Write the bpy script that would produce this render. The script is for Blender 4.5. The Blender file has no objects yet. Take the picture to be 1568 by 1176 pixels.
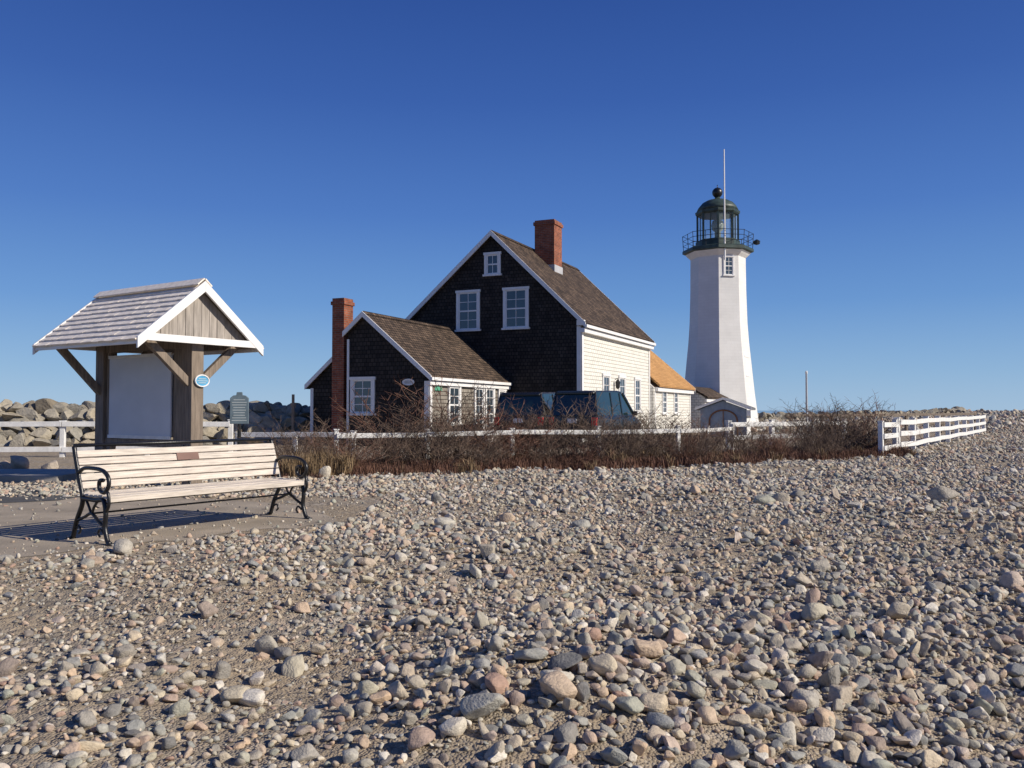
import bpy, math, random
import numpy as np
from mathutils import Vector, Matrix
random.seed(4); rng=np.random.default_rng(7)
scene=bpy.context.scene
scene.view_settings.view_transform='Standard'
scene.view_settings.look='None'
scene.view_settings.exposure=0
rad=math.radians

# ------------------------------------------------------------ materials
def newmat(name):
    m=bpy.data.materials.new(name); m.use_nodes=True
    nt=m.node_tree; return m,nt,nt.nodes['Principled BSDF']
def ramp(nt,stops,interp='LINEAR'):
    r=nt.nodes.new('ShaderNodeValToRGB'); cr=r.color_ramp; cr.interpolation=interp
    while len(cr.elements)<len(stops): cr.elements.new(0.5)
    for e,(p,c) in zip(cr.elements,stops):
        e.position=p; e.color=(*c,1)
    return r
def noise(nt,scale,detail=4,coord='Object',stretch=None,rough=.55):
    tc=nt.nodes.new('ShaderNodeTexCoord'); n=nt.nodes.new('ShaderNodeTexNoise')
    n.inputs['Scale'].default_value=scale; n.inputs['Detail'].default_value=detail
    n.inputs['Roughness'].default_value=rough
    if stretch:
        mp=nt.nodes.new('ShaderNodeMapping'); mp.inputs['Scale'].default_value=stretch
        nt.links.new(tc.outputs[coord],mp.inputs[0]); nt.links.new(mp.outputs[0],n.inputs['Vector'])
    else: nt.links.new(tc.outputs[coord],n.inputs['Vector'])
    return n
def bumpn(nt,bs,src,strength,dist=.02,prev=None):
    b=nt.nodes.new('ShaderNodeBump'); b.inputs['Strength'].default_value=strength
    b.inputs['Distance'].default_value=dist
    nt.links.new(src,b.inputs['Height'])
    if prev: nt.links.new(prev.outputs[0],b.inputs['Normal'])
    nt.links.new(b.outputs[0],bs.inputs['Normal']); return b
def mul(c,k): return tuple(min(1,x*k) for x in c)
def M(name,col,rough=.6,var=.15,scale=4,bump=0,metal=0,stretch=None,spec=.5,detail=4,bscale=None):
    m,nt,bs=newmat(name)
    n=noise(nt,scale,detail,stretch=stretch)
    r=ramp(nt,[(.3,mul(col,1-var)),(.7,mul(col,1+var))])
    nt.links.new(n.outputs[0],r.inputs[0]); nt.links.new(r.outputs[0],bs.inputs['Base Color'])
    bs.inputs['Roughness'].default_value=rough; bs.inputs['Metallic'].default_value=metal
    bs.inputs['Specular IOR Level'].default_value=spec
    if bump:
        n2=noise(nt,bscale or scale*4,5,stretch=stretch); bumpn(nt,bs,n2.outputs[0],bump)
    return m
def Mbrick(name,c1,c2,mortar,bw,bh,ms,bump=.5,dist=.02,rough=.85,nvar=.3,nscale=1.5,offset=.5,bias=0.):
    m,nt,bs=newmat(name)
    tc=nt.nodes.new('ShaderNodeTexCoord')
    b=nt.nodes.new('ShaderNodeTexBrick')
    b.inputs['Scale'].default_value=1; b.inputs['Brick Width'].default_value=bw
    b.inputs['Row Height'].default_value=bh; b.inputs['Mortar Size'].default_value=ms
    b.inputs['Mortar Smooth'].default_value=.2; b.inputs['Bias'].default_value=bias
    b.offset=offset
    b.inputs['Color1'].default_value=(*c1,1); b.inputs['Color2'].default_value=(*c2,1)
    b.inputs['Mortar'].default_value=(*mortar,1)
    nt.links.new(tc.outputs['UV'],b.inputs['Vector'])
    n=noise(nt,nscale,5); r=ramp(nt,[(.3,(1-nvar,)*3),(.7,(1,)*3)])
    nt.links.new(n.outputs[0],r.inputs[0])
    mx=nt.nodes.new('ShaderNodeMixRGB'); mx.blend_type='MULTIPLY'; mx.inputs[0].default_value=1
    nt.links.new(b.outputs[0],mx.inputs[1]); nt.links.new(r.outputs[0],mx.inputs[2])
    nt.links.new(mx.outputs[0],bs.inputs['Base Color'])
    bs.inputs['Roughness'].default_value=rough
    bs.inputs['Specular IOR Level'].default_value=.25
    inv=nt.nodes.new('ShaderNodeMath'); inv.operation='SUBTRACT'; inv.inputs[0].default_value=1
    nt.links.new(b.outputs['Fac'],inv.inputs[1]); b1=bumpn(nt,bs,inv.outputs[0],bump,dist)
    n2=noise(nt,30,3); bumpn(nt,bs,n2.outputs[0],.25,.01,b1)
    return m

WHITE=M('white_paint',(.80,.79,.77),.5,.06,3)
WHITE_OLD=M('weathered_white_paint',(.76,.75,.72),.6,.12,7,.2)
DARKSH=Mbrick('dark_cedar_shingles',(.036,.031,.029),(.072,.060,.052),(.010,.010,.010),.15,.14,.012,.8,.02,nvar=.5,nscale=2)
GREYSH=Mbrick('weathered_cedar_shingles',(.42,.38,.32),(.26,.22,.18),(.06,.05,.04),.14,.13,.012,.8,.02,nvar=.4,nscale=3)
ROOFSH=Mbrick('roof_cedar_shingles',(.21,.145,.10),(.085,.06,.045),(.02,.016,.014),.17,.15,.016,.9,.03,nvar=.65,nscale=2.2)
ORANGE=Mbrick('new_cedar_roof_shingles',(.68,.38,.15),(.55,.29,.11),(.2,.1,.04),.16,.14,.01,.6,.02,nvar=.25)
CLAP=Mbrick('white_shingle_siding',(.84,.82,.75),(.78,.76,.69),(.40,.38,.33),.26,.15,.011,.7,.02,nvar=.12,nscale=3)
BRICK=Mbrick('red_brick',(.42,.12,.06),(.27,.075,.045),(.28,.22,.17),.21,.075,.009,.6,.01,nvar=.45,nscale=4)
GLASS=M('window_glass',(.045,.065,.085),.06,.3,.8,spec=.9)
IRON=M('black_cast_iron',(.012,.012,.013),.35,.3,20,.1)
WOODW=M('pale_painted_slats',(.60,.53,.45),.7,.26,5,.3,stretch=(1,14,14),bscale=10)
OLDWOOD=M('weathered_grey_wood',(.22,.175,.135),.85,.35,3,.5,stretch=(9,9,.8),bscale=8)
SHINGLEK=M('bleached_kiosk_shingles',(.86,.77,.66),.7,.16,2.5,.3,stretch=(8,4,2))
PANEL=M('kiosk_panel_paint',(.62,.63,.66),.5,.06,2)
CONC=M('concrete',(.36,.33,.29),.9,.2,2,.3)
ASPH=M('asphalt',(.075,.073,.072),.95,.3,1.5,.4,bscale=60)
GREEN=M('lantern_green_paint',(.038,.060,.050),.5,.5,3)
TOWER=Mbrick('white_painted_tower',(.80,.79,.76),(.77,.76,.73),(.70,.69,.66),.5,.2,.006,.25,.01,rough=.6,nvar=.09,nscale=1)
RUBBER=M('tyre_rubber',(.02,.02,.02),.8)
CHROME=M('wheel_alloy',(.5,.5,.52),.3,.1,metal=.8)
RED=M('tail_light_red',(.5,.02,.02),.2,.1)
BLUE=M('sign_blue',(.08,.33,.55),.5,.1)
SIGNG=M('sign_green',(.1,.35,.22),.5,.1)
BRONZE=M('marker_grey_blue',(.14,.19,.22),.5,.2)
LETTER=M('marker_lettering',(.45,.5,.5),.5,.1)
PLAQUE=M('bronze_plaque',(.12,.06,.045),.4,.2,metal=.3)
CARG=M('dark_car_paint',(.012,.017,.019),.25,.1,spec=.6)
CARB=M('black_car_paint',(.007,.007,.009),.25,.1,spec=.6)
CARGL=M('car_glass',(.012,.030,.034),.05,.2,spec=.8)
SHEDB=M('shed_blue_grey_paint',(.20,.25,.33),.6,.15,5,.2)
BROWN=M('brown_trim',(.16,.07,.03),.6,.2)
GRIMROOF=M('grey_shed_roof',(.13,.14,.15),.8,.2,6,.3)

# ------------------------------------------------------------ mesh builder
class B:
    def __init__(s,name,mat): s.name=name; s.mat=mat; s.v=[]; s.f=[]; s.M=Matrix.Identity(4); s.smooth=False
    def add(s,vs,fs):
        o=len(s.v); s.v+= [tuple(s.M@Vector(p)) for p in vs]; s.f+=[[i+o for i in f] for f in fs]
    def box(s,x0,x1,y0,y1,z0,z1):
        s.add([(x0,y0,z0),(x1,y0,z0),(x1,y1,z0),(x0,y1,z0),(x0,y0,z1),(x1,y0,z1),(x1,y1,z1),(x0,y1,z1)],
              [(0,3,2,1),(4,5,6,7),(0,1,5,4),(1,2,6,5),(2,3,7,6),(3,0,4,7)])
    def prism(s,poly,y0,y1):   # poly in (x,z) counter-clockwise seen from -y
        ar=sum(poly[i][0]*poly[(i+1)%len(poly)][1]-poly[(i+1)%len(poly)][0]*poly[i][1] for i in range(len(poly)))
        if ar<0: poly=poly[::-1]
        n=len(poly)
        s.add([(x,y0,z) for x,z in poly]+[(x,y1,z) for x,z in poly],
              [list(range(n)),list(range(2*n-1,n-1,-1))]+[[i,i+n,(i+1)%n+n,(i+1)%n] for i in range(n)])
    def beam(s,p0,p1,w,h,up=(0,0,1)):
        p0=Vector(p0);p1=Vector(p1);d=(p1-p0).normalized();up=Vector(up)
        sd=d.cross(up)
        if sd.length<1e-4: sd=Vector((1,0,0))
        sd.normalize();u=sd.cross(d).normalized()
        a=sd*w/2;b=u*h/2
        s.add([p0-a-b,p0+a-b,p0+a+b,p0-a+b,p1-a-b,p1+a-b,p1+a+b,p1-a+b],
              [(0,1,2,3),(7,6,5,4),(0,4,5,1),(1,5,6,2),(2,6,7,3),(3,7,4,0)])
    def tube(s,pts,r,n=8,closed=False):
        pts=[Vector(p) for p in pts];k=len(pts);rs=r if isinstance(r,(list,tuple)) else [r]*k
        vs=[];prev=None
        for i,p in enumerate(pts):
            if closed: d=pts[(i+1)%k]-pts[i-1]
            else: d=pts[min(i+1,k-1)]-pts[max(i-1,0)]
            d.normalize()
            a=prev if prev is not None else (Vector((0,0,1)) if abs(d.z)<.9 else Vector((1,0,0)))
            a=(a-d*a.dot(d)); a.normalize(); prev=a; b=d.cross(a)
            for j in range(n):
                t=2*math.pi*j/n; vs.append(p+a*math.cos(t)*rs[i]+b*math.sin(t)*rs[i])
        fs=[]
        for i in range(k if closed else k-1):
            i2=(i+1)%k
            for j in range(n): fs.append((i*n+j,i*n+(j+1)%n,i2*n+(j+1)%n,i2*n+j))
        if not closed: fs+= [list(range(n-1,-1,-1)),list(range((k-1)*n,k*n))]
        s.add(vs,fs)
    def loft(s,prof,n=8,a0=0,cx=0,cy=0):   # prof: (r,z)
        vs=[(cx+r*math.cos(a0+2*math.pi*j/n),cy+r*math.sin(a0+2*math.pi*j/n),z) for r,z in prof for j in range(n)]
        fs=[(i*n+j,i*n+(j+1)%n,(i+1)*n+(j+1)%n,(i+1)*n+j) for i in range(len(prof)-1) for j in range(n)]
        fs+=[list(range(n-1,-1,-1)),list(range((len(prof)-1)*n,len(prof)*n))]
        s.add(vs,fs)
    def finish(s,parent=None,smooth=False,bevel=0,loc=None):
        me=bpy.data.meshes.new(s.name); me.from_pydata(s.v,[],s.f); me.update()
        uv=me.uv_layers.new(name='UVMap')
        up=Vector((0,0,1))
        for p in me.polygons:
            n=p.normal
            h=up.cross(n)
            if h.length<.05: h=Vector((1,0,0))
            h.normalize(); v=n.cross(h)
            for li in p.loop_indices:
                c=me.vertices[me.loops[li].vertex_index].co
                uv.data[li].uv=(c.dot(h),c.dot(v))
            p.use_smooth=smooth
        me.materials.append(s.mat)
        ob=bpy.data.objects.new(s.name,me); scene.collection.objects.link(ob)
        if parent: ob.parent=parent
        if loc: ob.location=loc
        if bevel:
            m=ob.modifiers.new('bevel','BEVEL'); m.width=bevel; m.segments=2; m.limit_method='ANGLE'; m.angle_limit=rad(40)
        return ob
def empty(name,loc,rz=0):
    e=bpy.data.objects.new(name,None); e.location=loc; e.rotation_euler=(0,0,rz)
    e.empty_display_size=.3; scene.collection.objects.link(e); return e
T=Matrix.Translation
def RZ(a): return Matrix.Rotation(a,4,'Z')

# ------------------------------------------------------------ terrain
def ss(a,b,x):
    t=np.clip((np.asarray(x,float)-a)/(b-a),0,1); return t*t*(3-2*t)
def pathdist(x,y):
    d1=(x+4.1)*.70-(y-6.86)*.716
    return np.maximum(d1,x+1.8)
def th(x,y):
    x=np.asarray(x,float);y=np.asarray(y,float)
    m=ss(0,2.2,pathdist(x,y))*(1-.8*ss(15,22,y))
    u=.04*np.sin(.9*x+.5*y)+.03*np.sin(1.7*y-.8*x+1)+.02*np.sin(2.9*x+1.3)+.015*np.sin(3.7*y+x)
    u=u-.40*(1-np.clip(y/8,-1,1))
    u=u+.13*np.exp(-((x-.6)**2/2.4+(y-4.4)**2/.9))-.13*np.exp(-((x+1.0)**2/.5+(y-4.3)**2/.4))
    u=u+.10*np.exp(-((x-5)**2/6+(y-11)**2/5))
    z=m*u
    z=z+1.0*ss(22,45,x)*ss(30,55,y)
    z=z+.35*ss(40,62,y)*ss(12,20,x)*(1-ss(26,36,x))
    r=np.hypot(x,y)
    return z-4.5*ss(95,150,r)
def geo(a,b,n): return list(np.geomspace(a,b,n))
xs=np.array([-v for v in geo(26,5000,24)][::-1]+list(np.linspace(-25,45,281))+geo(46,5000,24))
ys=np.array([-v for v in geo(7,5000,20)][::-1]+list(np.linspace(-6,60,265))+geo(61,5000,26))
X,Y=np.meshgrid(xs,ys); Z=th(X,Y); nx,ny=len(xs),len(ys)
vs=np.stack([X.ravel(),Y.ravel(),Z.ravel()],1)
idx=np.arange(nx*ny).reshape(ny,nx)
fs=np.stack([idx[:-1,:-1].ravel(),idx[:-1,1:].ravel(),idx[1:,1:].ravel(),idx[1:,:-1].ravel()],1)
me=bpy.data.meshes.new('ground'); me.from_pydata(vs.tolist(),[],fs.tolist()); me.update()
for p in me.polygons: p.use_smooth=True
ground=bpy.data.objects.new('ground',me); scene.collection.objects.link(ground)
m,nt,bs=newmat('shingle_beach_gravel')
tc=nt.nodes.new('ShaderNodeTexCoord')
def vor(scale):
    v=nt.nodes.new('ShaderNodeTexVoronoi'); v.inputs['Scale'].default_value=scale
    nt.links.new(tc.outputs['Object'],v.inputs['Vector']); return v
v1=vor(70); v2=vor(17)
r1=ramp(nt,[(0,(.15,.12,.085)),(.35,(.36,.29,.20)),(.6,(.26,.235,.19)),(.8,(.45,.36,.25)),(1,(.56,.50,.40))])
sep=nt.nodes.new('ShaderNodeSeparateColor'); nt.links.new(v1.outputs['Color'],sep.inputs[0]); nt.links.new(sep.outputs[0],r1.inputs[0])
r2=ramp(nt,[(0,(.13,.12,.11)),(.35,(.33,.29,.23)),(.6,(.24,.23,.20)),(.8,(.44,.35,.26)),(1,(.58,.52,.43))])
sep2=nt.nodes.new('ShaderNodeSeparateColor'); nt.links.new(v2.outputs['Color'],sep2.inputs[0]); nt.links.new(sep2.outputs[1],r2.inputs[0])
nn=noise(nt,.7,4); rn=ramp(nt,[(.42,(0,0,0)),(.58,(1,1,1))]); nt.links.new(nn.outputs[0],rn.inputs[0])
mx=nt.nodes.new('ShaderNodeMixRGB'); nt.links.new(rn.outputs[0],mx.inputs[0]); nt.links.new(r1.outputs[0],mx.inputs[1]); nt.links.new(r2.outputs[0],mx.inputs[2])
sand=noise(nt,2.3,5); rs_=ramp(nt,[(.42,(.2,.2,.2)),(.60,(.75,.75,.75))]); nt.links.new(sand.outputs[0],rs_.inputs[0])
mx2=nt.nodes.new('ShaderNodeMixRGB'); mx2.inputs[2].default_value=(.38,.30,.205,1)
nt.links.new(rs_.outputs[0],mx2.inputs[0]); nt.links.new(mx.outputs[0],mx2.inputs[1])
nt.links.new(mx2.outputs[0],bs.inputs['Base Color']); bs.inputs['Roughness'].default_value=.95; bs.inputs['Specular IOR Level'].default_value=.2
def invd(v,k):
    a=nt.nodes.new('ShaderNodeMath');a.operation='MULTIPLY_ADD';a.inputs[1].default_value=-k;a.inputs[2].default_value=1
    nt.links.new(v.outputs['Distance'],a.inputs[0]);return a
b1=bumpn(nt,bs,invd(v1,1).outputs[0],.7,.016); b2=bumpn(nt,bs,invd(v2,1).outputs[0],.5,.04,b1)
bumpn(nt,bs,noise(nt,140,2).outputs[0],.4,.01,b2)
me.materials.append(m)

# sea
b=B('sea',M('sea_water',(.02,.06,.12),.12,.2,.05,.4,bscale=.6)); b.add([(-9000,-9000,-3),(9000,-9000,-3),(9000,9000,-3),(-9000,9000,-3)],[(0,1,2,3)]); b.finish()

# gravel path, asphalt, kerb
pth=M('packed_sand_path',(.34,.285,.215),.95,.24,1.8,.5,bscale=55,detail=7)
b=B('path',pth); pts=[]
for t in np.linspace(-3,1,60):
    x=-4.1+2.4*t; y=6.86+2.34*t; o=.10*math.sin(t*17)+.07*math.sin(t*41+1)+random.uniform(-.03,.03)-.12
    pts.append((x+.7*o,y-.7*o,.004))
pts+=[(-2.15,9.9,.004),(-2.4,10.5,.004),(-2.9,11.0,.004),(-3.8,11.5,.004),(-5.2,12,.004),(-6.6,12.1,.004),(-40,12.1,.004),(-40,-.2,.004)]
b.add(pts,[list(range(len(pts)))]); b.finish()
b=B('road',ASPH); b.add([(-60,10.7,.008),(-7.2,10.7,.008),(-6.0,11.4,.008),(-5.9,13.0,.008),(-7.3,14.2,.008),(-60,14.2,.008)],[(0,1,2,3,4,5)]); b.finish()
b=B('kerb',CONC); b.box(-60,-7.5,14.2,14.4,-.1,.12); b.finish(bevel=.02)
b=B('pavement',CONC); b.box(-60,-7.5,14.403,15.9,-.1,.115); b.finish()

# ------------------------------------------------------------ instancing helper
def instancer(name,pos,rot,scl,idx,coll):
    n=len(pos); me=bpy.data.meshes.new(name); me.vertices.add(n)
    me.vertices.foreach_set('co',np.asarray(pos,np.float32).ravel())
    for an,arr in (('rot',rot),('scl',scl)):
        a=me.attributes.new(an,'FLOAT_VECTOR','POINT'); a.data.foreach_set('vector',np.asarray(arr,np.float32).ravel())
    a=me.attributes.new('idx','INT','POINT'); a.data.foreach_set('value',np.asarray(idx,np.int32))
    me.update()
    ob=bpy.data.objects.new(name,me); scene.collection.objects.link(ob)
    ng=bpy.data.node_groups.new(name+'_scatter','GeometryNodeTree')
    ng.interface.new_socket('Geometry',in_out='INPUT',socket_type='NodeSocketGeometry')
    ng.interface.new_socket('Geometry',in_out='OUTPUT',socket_type='NodeSocketGeometry')
    N=ng.nodes; L=ng.links
    gi=N.new('NodeGroupInput'); go=N.new('NodeGroupOutput')
    ip=N.new('GeometryNodeInstanceOnPoints'); ci=N.new('GeometryNodeCollectionInfo')
    ci.inputs['Collection'].default_value=coll; ci.inputs['Separate Children'].default_value=True; ci.inputs['Reset Children'].default_value=True
    def attr(nm,t):
        a=N.new('GeometryNodeInputNamedAttribute'); a.data_type=t; a.inputs['Name'].default_value=nm; return a.outputs['Attribute']
    e2r=N.new('FunctionNodeEulerToRotation')
    L.new(gi.outputs[0],ip.inputs['Points']); L.new(ci.outputs[0],ip.inputs['Instance'])
    ip.inputs['Pick Instance'].default_value=True
    L.new(attr('idx','INT'),ip.inputs['Instance Index']); L.new(attr('rot','FLOAT_VECTOR'),e2r.inputs[0]); L.new(e2r.outputs[0],ip.inputs['Rotation'])
    L.new(attr('scl','FLOAT_VECTOR'),ip.inputs['Scale']); L.new(ip.outputs[0],go.inputs[0])
    md=ob.modifiers.new('scatter','NODES'); md.node_group=ng
    return ob
import bmesh
def stone_coll(cname,k,subdiv,mat,ncut,dmin,dmax,soft,seed,smooth=True):
    c=bpy.data.collections.new(cname); r=np.random.default_rng(seed)
    for i in range(k):
        bm=bmesh.new(); bmesh.ops.create_icosphere(bm,subdivisions=subdiv,radius=1)
        V=np.array([v.co[:] for v in bm.verts])
        for _ in range(ncut):
            n=r.normal(size=3); n/=np.linalg.norm(n); d=r.uniform(dmin,dmax)
            h=V@n-d; V-=np.outer(np.clip(h,0,None)*soft,n)
        f=r.normal(size=(3,3))*1.6; ph=r.uniform(0,6,3)
        V*= (1+.05*np.sin(V@f.T+ph).sum(1))[:,None]
        V/=np.abs(V).max()
        for v,p in zip(bm.verts,V): v.co=p
        me=bpy.data.meshes.new(cname+'_%02d'%i); bm.to_mesh(me); bm.free()
        for p in me.polygons: p.use_smooth=smooth
        me.materials.append(mat)
        o=bpy.data.objects.new(cname+'_%02d'%i,me); c.objects.link(o)
    return c
def stonemat(name,stops,bump=.3):
    m,nt,bs=newmat(name)
    oi=nt.nodes.new('ShaderNodeObjectInfo'); r=ramp(nt,stops); nt.links.new(oi.outputs['Random'],r.inputs[0])
    n=noise(nt,2.2,5,rough=.7); rr=ramp(nt,[(.3,(.68,.67,.66)),(.7,(1.15,1.13,1.10))]); nt.links.new(n.outputs[0],rr.inputs[0])
    mx=nt.nodes.new('ShaderNodeMixRGB'); mx.blend_type='MULTIPLY'; mx.inputs[0].default_value=1
    nt.links.new(r.outputs[0],mx.inputs[1]); nt.links.new(rr.outputs[0],mx.inputs[2]); nt.links.new(mx.outputs[0],bs.inputs['Base Color'])
    bs.inputs['Roughness'].default_value=.8; bs.inputs['Specular IOR Level'].default_value=.25
    n2=noise(nt,6,4); bumpn(nt,bs,n2.outputs[0],bump,.15); return m
COB=stonemat('cobble_stone',[(0,(.27,.26,.24)),(.08,(.58,.50,.38)),(.16,(.32,.33,.31)),(.25,(.70,.64,.53)),(.33,(.18,.18,.18)),(.42,(.56,.42,.32)),(.50,(.40,.41,.34)),(.58,(.66,.55,.40)),(.65,(.27,.28,.28)),(.73,(.76,.71,.62)),(.80,(.44,.29,.22)),(.87,(.37,.38,.35)),(.94,(.62,.46,.32)),(1,(.48,.43,.36))])
big=stone_coll('cobble',18,3,COB,11,.40,.82,.94,3)
small=stone_coll('pebble',10,2,COB,8,.42,.85,.92,5)

def L_(x): return np.interp(x,[-9,-6,-3.5,0,4,9.5,12,23,60],[13.4,14.2,15.5,17,19,22.5,26,44,90])
def patch(x,y): # -1..1 stone density
    n=np.sin(.8*x+1.1*y)+np.sin(1.9*x-.7*y+2)+.7*np.sin(2.7*y+.9*x+4)+.6*np.sin(4.1*x+2.2*y)
    return n/3.3
def layer(cell,rmed,sig,y0,y1,keep,xmin=-99,hk=(.1,.8)):
    w=.74*y1+2; nxx=int(2*w/cell); nyy=int((y1-y0)/cell)
    gx,gy=np.meshgrid(np.arange(nxx)*cell-w,np.arange(nyy)*cell+y0)
    gx=gx.ravel()+rng.uniform(-.48,.48,gx.size)*cell; gy=gy.ravel()+rng.uniform(-.48,.48,gy.size)*cell
    k=(gx>xmin)&(np.abs(gx)<.74*gy+1.6)&(gy<L_(gx)+.9*rng.random(gx.size)+(99 if xmin>0 else 0))&(rng.random(gx.size)<keep(gx,gy))
    pd=pathdist(gx,gy); inpath=(pd<.05)&(gy<11.8)
    k&=(~inpath)|((rng.random(gx.size)<.02)&(rmed<.05))
    gx=gx[k];gy=gy[k];n=gx.size
    r=np.clip(rmed*np.exp(rng.normal(0,sig,n)),rmed*.45,rmed*2.4)
    s=np.stack([r*rng.uniform(.9,1.45,n),r*rng.uniform(.75,1.05,n),r*rng.uniform(.5,.85,n)],1)
    rot=np.stack([rng.normal(0,.38,n),rng.normal(0,.38,n),rng.uniform(0,6.28,n)],1)
    pos=np.stack([gx,gy,th(gx,gy)+s[:,2]*rng.uniform(hk[0],hk[1],n)],1)
    return pos,rot,s
def fg(x,y): # coarse stone fraction: strong at centre/right, thin on the left foreground
    base=.34+.50*patch(x,y)+.30*ss(-1.2,1.0,x)*ss(9,5,y)+.22*ss(2,6,x)-.14*ss(8,4,y)*ss(0,-2,x)
    return np.clip(base,.05,.96)
def mound(x,y): return np.clip(.02+1.0*np.exp(-((x-.6)**2/2.4+(y-4.2)**2/1.0))+.16*ss(.5,3,x),0,1)
lay=[layer(.069,.029,.36,2.2,9,fg),
     layer(.082,.032,.36,9,14,lambda x,y:np.clip(fg(x,y)+.06,.12,.85)),
     layer(.110,.038,.34,14,24,lambda x,y:.62+.2*patch(x,y)),
     layer(.19,.056,.3,24,50,lambda x,y:.7+0*x),
     layer(.5,.13,.35,46,92,lambda x,y:.75+0*x,xmin=13),
     layer(.125,.045,.28,2.4,6.8,mound,hk=(.4,.9)),
     layer(.7,.058,.35,5,20,lambda x,y:.25+0*x)]
ex=np.array([[.20,3.75,.105],[-1.28,4.2,.08],[3.05,10.4,.15],[3.35,10.7,.13],[5.3,10.6,.17],[-3.25,7.25,.11],[-.05,9.7,.10],[.75,9.0,.10],
   [2.45,6.9,.10],[1.9,5.4,.10],[-.7,9.1,.10],[-.98,11.2,.12],[-9.6,16.8,.28],[-9.1,17,.2],[-10.1,17.1,.25],[-9.85,16.4,.18],[3.6,6.2,.10]])
n=len(ex); s=np.stack([ex[:,2]*1.25,ex[:,2]*.85,ex[:,2]*.7],1)
lay.append((np.stack([ex[:,0],ex[:,1],th(ex[:,0],ex[:,1])+s[:,2]*.6],1),np.stack([rng.normal(0,.2,n),rng.normal(0,.2,n),rng.uniform(-.6,.6,n)],1),s))
P=np.concatenate([l[0] for l in lay]);R_=np.concatenate([l[1] for l in lay]);S=np.concatenate([l[2] for l in lay])
instancer('cobble_beach',P,R_,S,rng.integers(0,18,len(P)),big)
def pk_(x,y): return np.clip(.55+.35*patch(x*1.3+2,y*1.1),.15,.85)
lay=[layer(.040,.0140,.42,2.2,6.5,pk_),layer(.054,.017,.4,6.5,10.5,pk_),layer(.085,.025,.35,10.5,17,lambda x,y:.6+0*x)]
# loose grit on the path
q=rng.uniform([-9,4.5],[-1.9,11.8],(3200,2)); pd=pathdist(q[:,0],q[:,1]); q=q[(pd<0)&(rng.random(len(q))<np.exp(pd*1.1)+.10)]
n=len(q); r=np.clip(.014*np.exp(rng.normal(0,.4,n)),.006,.04)
lay.append((np.stack([q[:,0],q[:,1],.004+r*.3],1),rng.uniform(0,6,(n,3)),np.stack([r,r*.8,r*.6],1)))
P2=np.concatenate([l[0] for l in lay]);R2=np.concatenate([l[1] for l in lay]);S2=np.concatenate([l[2] for l in lay])
instancer('pebble_gravel',P2,R2,S2,rng.integers(0,10,len(P2)),small)
print('stones',len(P),len(P2))

# seawalls of boulders
BLD=stonemat('granite_boulder',[(0,(.22,.19,.145)),(.25,(.40,.355,.27)),(.5,(.27,.255,.22)),(.75,(.43,.38,.29)),(1,(.31,.30,.27))],.4)
bld=stone_coll('boulder',12,3,BLD,9,.34,.6,1.0,9,smooth=False)
def seawall(name,p0,p1,h0,h1,sz,rows=3):
    p0=np.array(p0);p1=np.array(p1);Ln=np.linalg.norm(p1-p0);d=(p1-p0)/Ln;nrm=np.array([d[1],-d[0]])
    pos=[];rot=[];sc=[]
    t=0
    while t<Ln:
        hh=h0+(h1-h0)*t/Ln
        for k in range(rows):
            for back in (0,1):
                r=sz*random.uniform(.8,1.25)
                zz=(hh-sz*.55)*(k+.25)/(rows-.75)
                off=(rows-1-k)*.3-back*sz*1.3
                p=p0+d*(t+random.uniform(-.3,.3)*sz)+nrm*(off+random.uniform(-.12,.12))
                pos.append((p[0],p[1],zz+random.uniform(-.08,.08)*sz+float(th(p[0],p[1])))); rot.append((random.uniform(-.15,.15),random.uniform(-.15,.15),random.uniform(0,6)))
                sc.append((r*1.35,r*1.05,r*.85))
        t+=sz*1.2
    return instancer(name,pos,rot,sc,[random.randrange(12) for _ in pos],bld)
seawall('stone_seawall',(-34,26),(-9.0,31.5),1.5,1.4,.36,5)
seawall('stone_seawall',(-9.6,31.2),(-6,34),1.4,1.3,.34,5)
seawall('stone_jetty',(13.5,62),(40,76),.62,.5,.35,2)

# ------------------------------------------------------------ main house
PH=rad(24)
def window(tr,gl,Mx,w,h,mx=1,my=2,cas=.11,cur=None,meet=True):
    tr.M=Mx; gl.M=Mx
    tr.box(-w/2,-w/2+cas,-.05,.02,0,h); tr.box(w/2-cas,w/2,-.05,.02,0,h)
    tr.box(-w/2-.03,w/2+.03,-.065,.02,h,h+cas*.9); tr.box(-w/2-.05,w/2+.05,-.09,.02,-cas*.7,0)
    iw=w/2-cas
    tr.box(-iw,-iw+.045,-.025,.02,0,h); tr.box(iw-.045,iw,-.025,.02,0,h)
    tr.box(-iw+.045,iw-.045,-.025,.02,0,.05); tr.box(-iw+.045,iw-.045,-.025,.02,h-.05,h)
    if meet: tr.box(-iw+.045,iw-.045,-.03,.02,h/2-.03,h/2+.03)
    for i in range(1,mx+1):
        x=-iw+2*iw*i/(mx+1); tr.box(x-.011,x+.011,-.018,.02,.05,h-.05)
    for hs,he in ((.05,h/2-.03),(h/2+.03,h-.05)):
        for j in range(1,my):
            z=hs+(he-hs)*j/my; tr.box(-iw+.045,iw-.045,-.016,.02,z-.011,z+.011)
    gl.box(-iw,iw,-.004,.015,.02,h-.02)
    tr.M=Matrix.Identity(4); gl.M=Matrix.Identity(4)
def FM(x,y,z): return T((x,y,z))                   # faces -y
def SM(x,y,z): return T((x,y,z))@RZ(math.pi/2)     # faces +x

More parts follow.
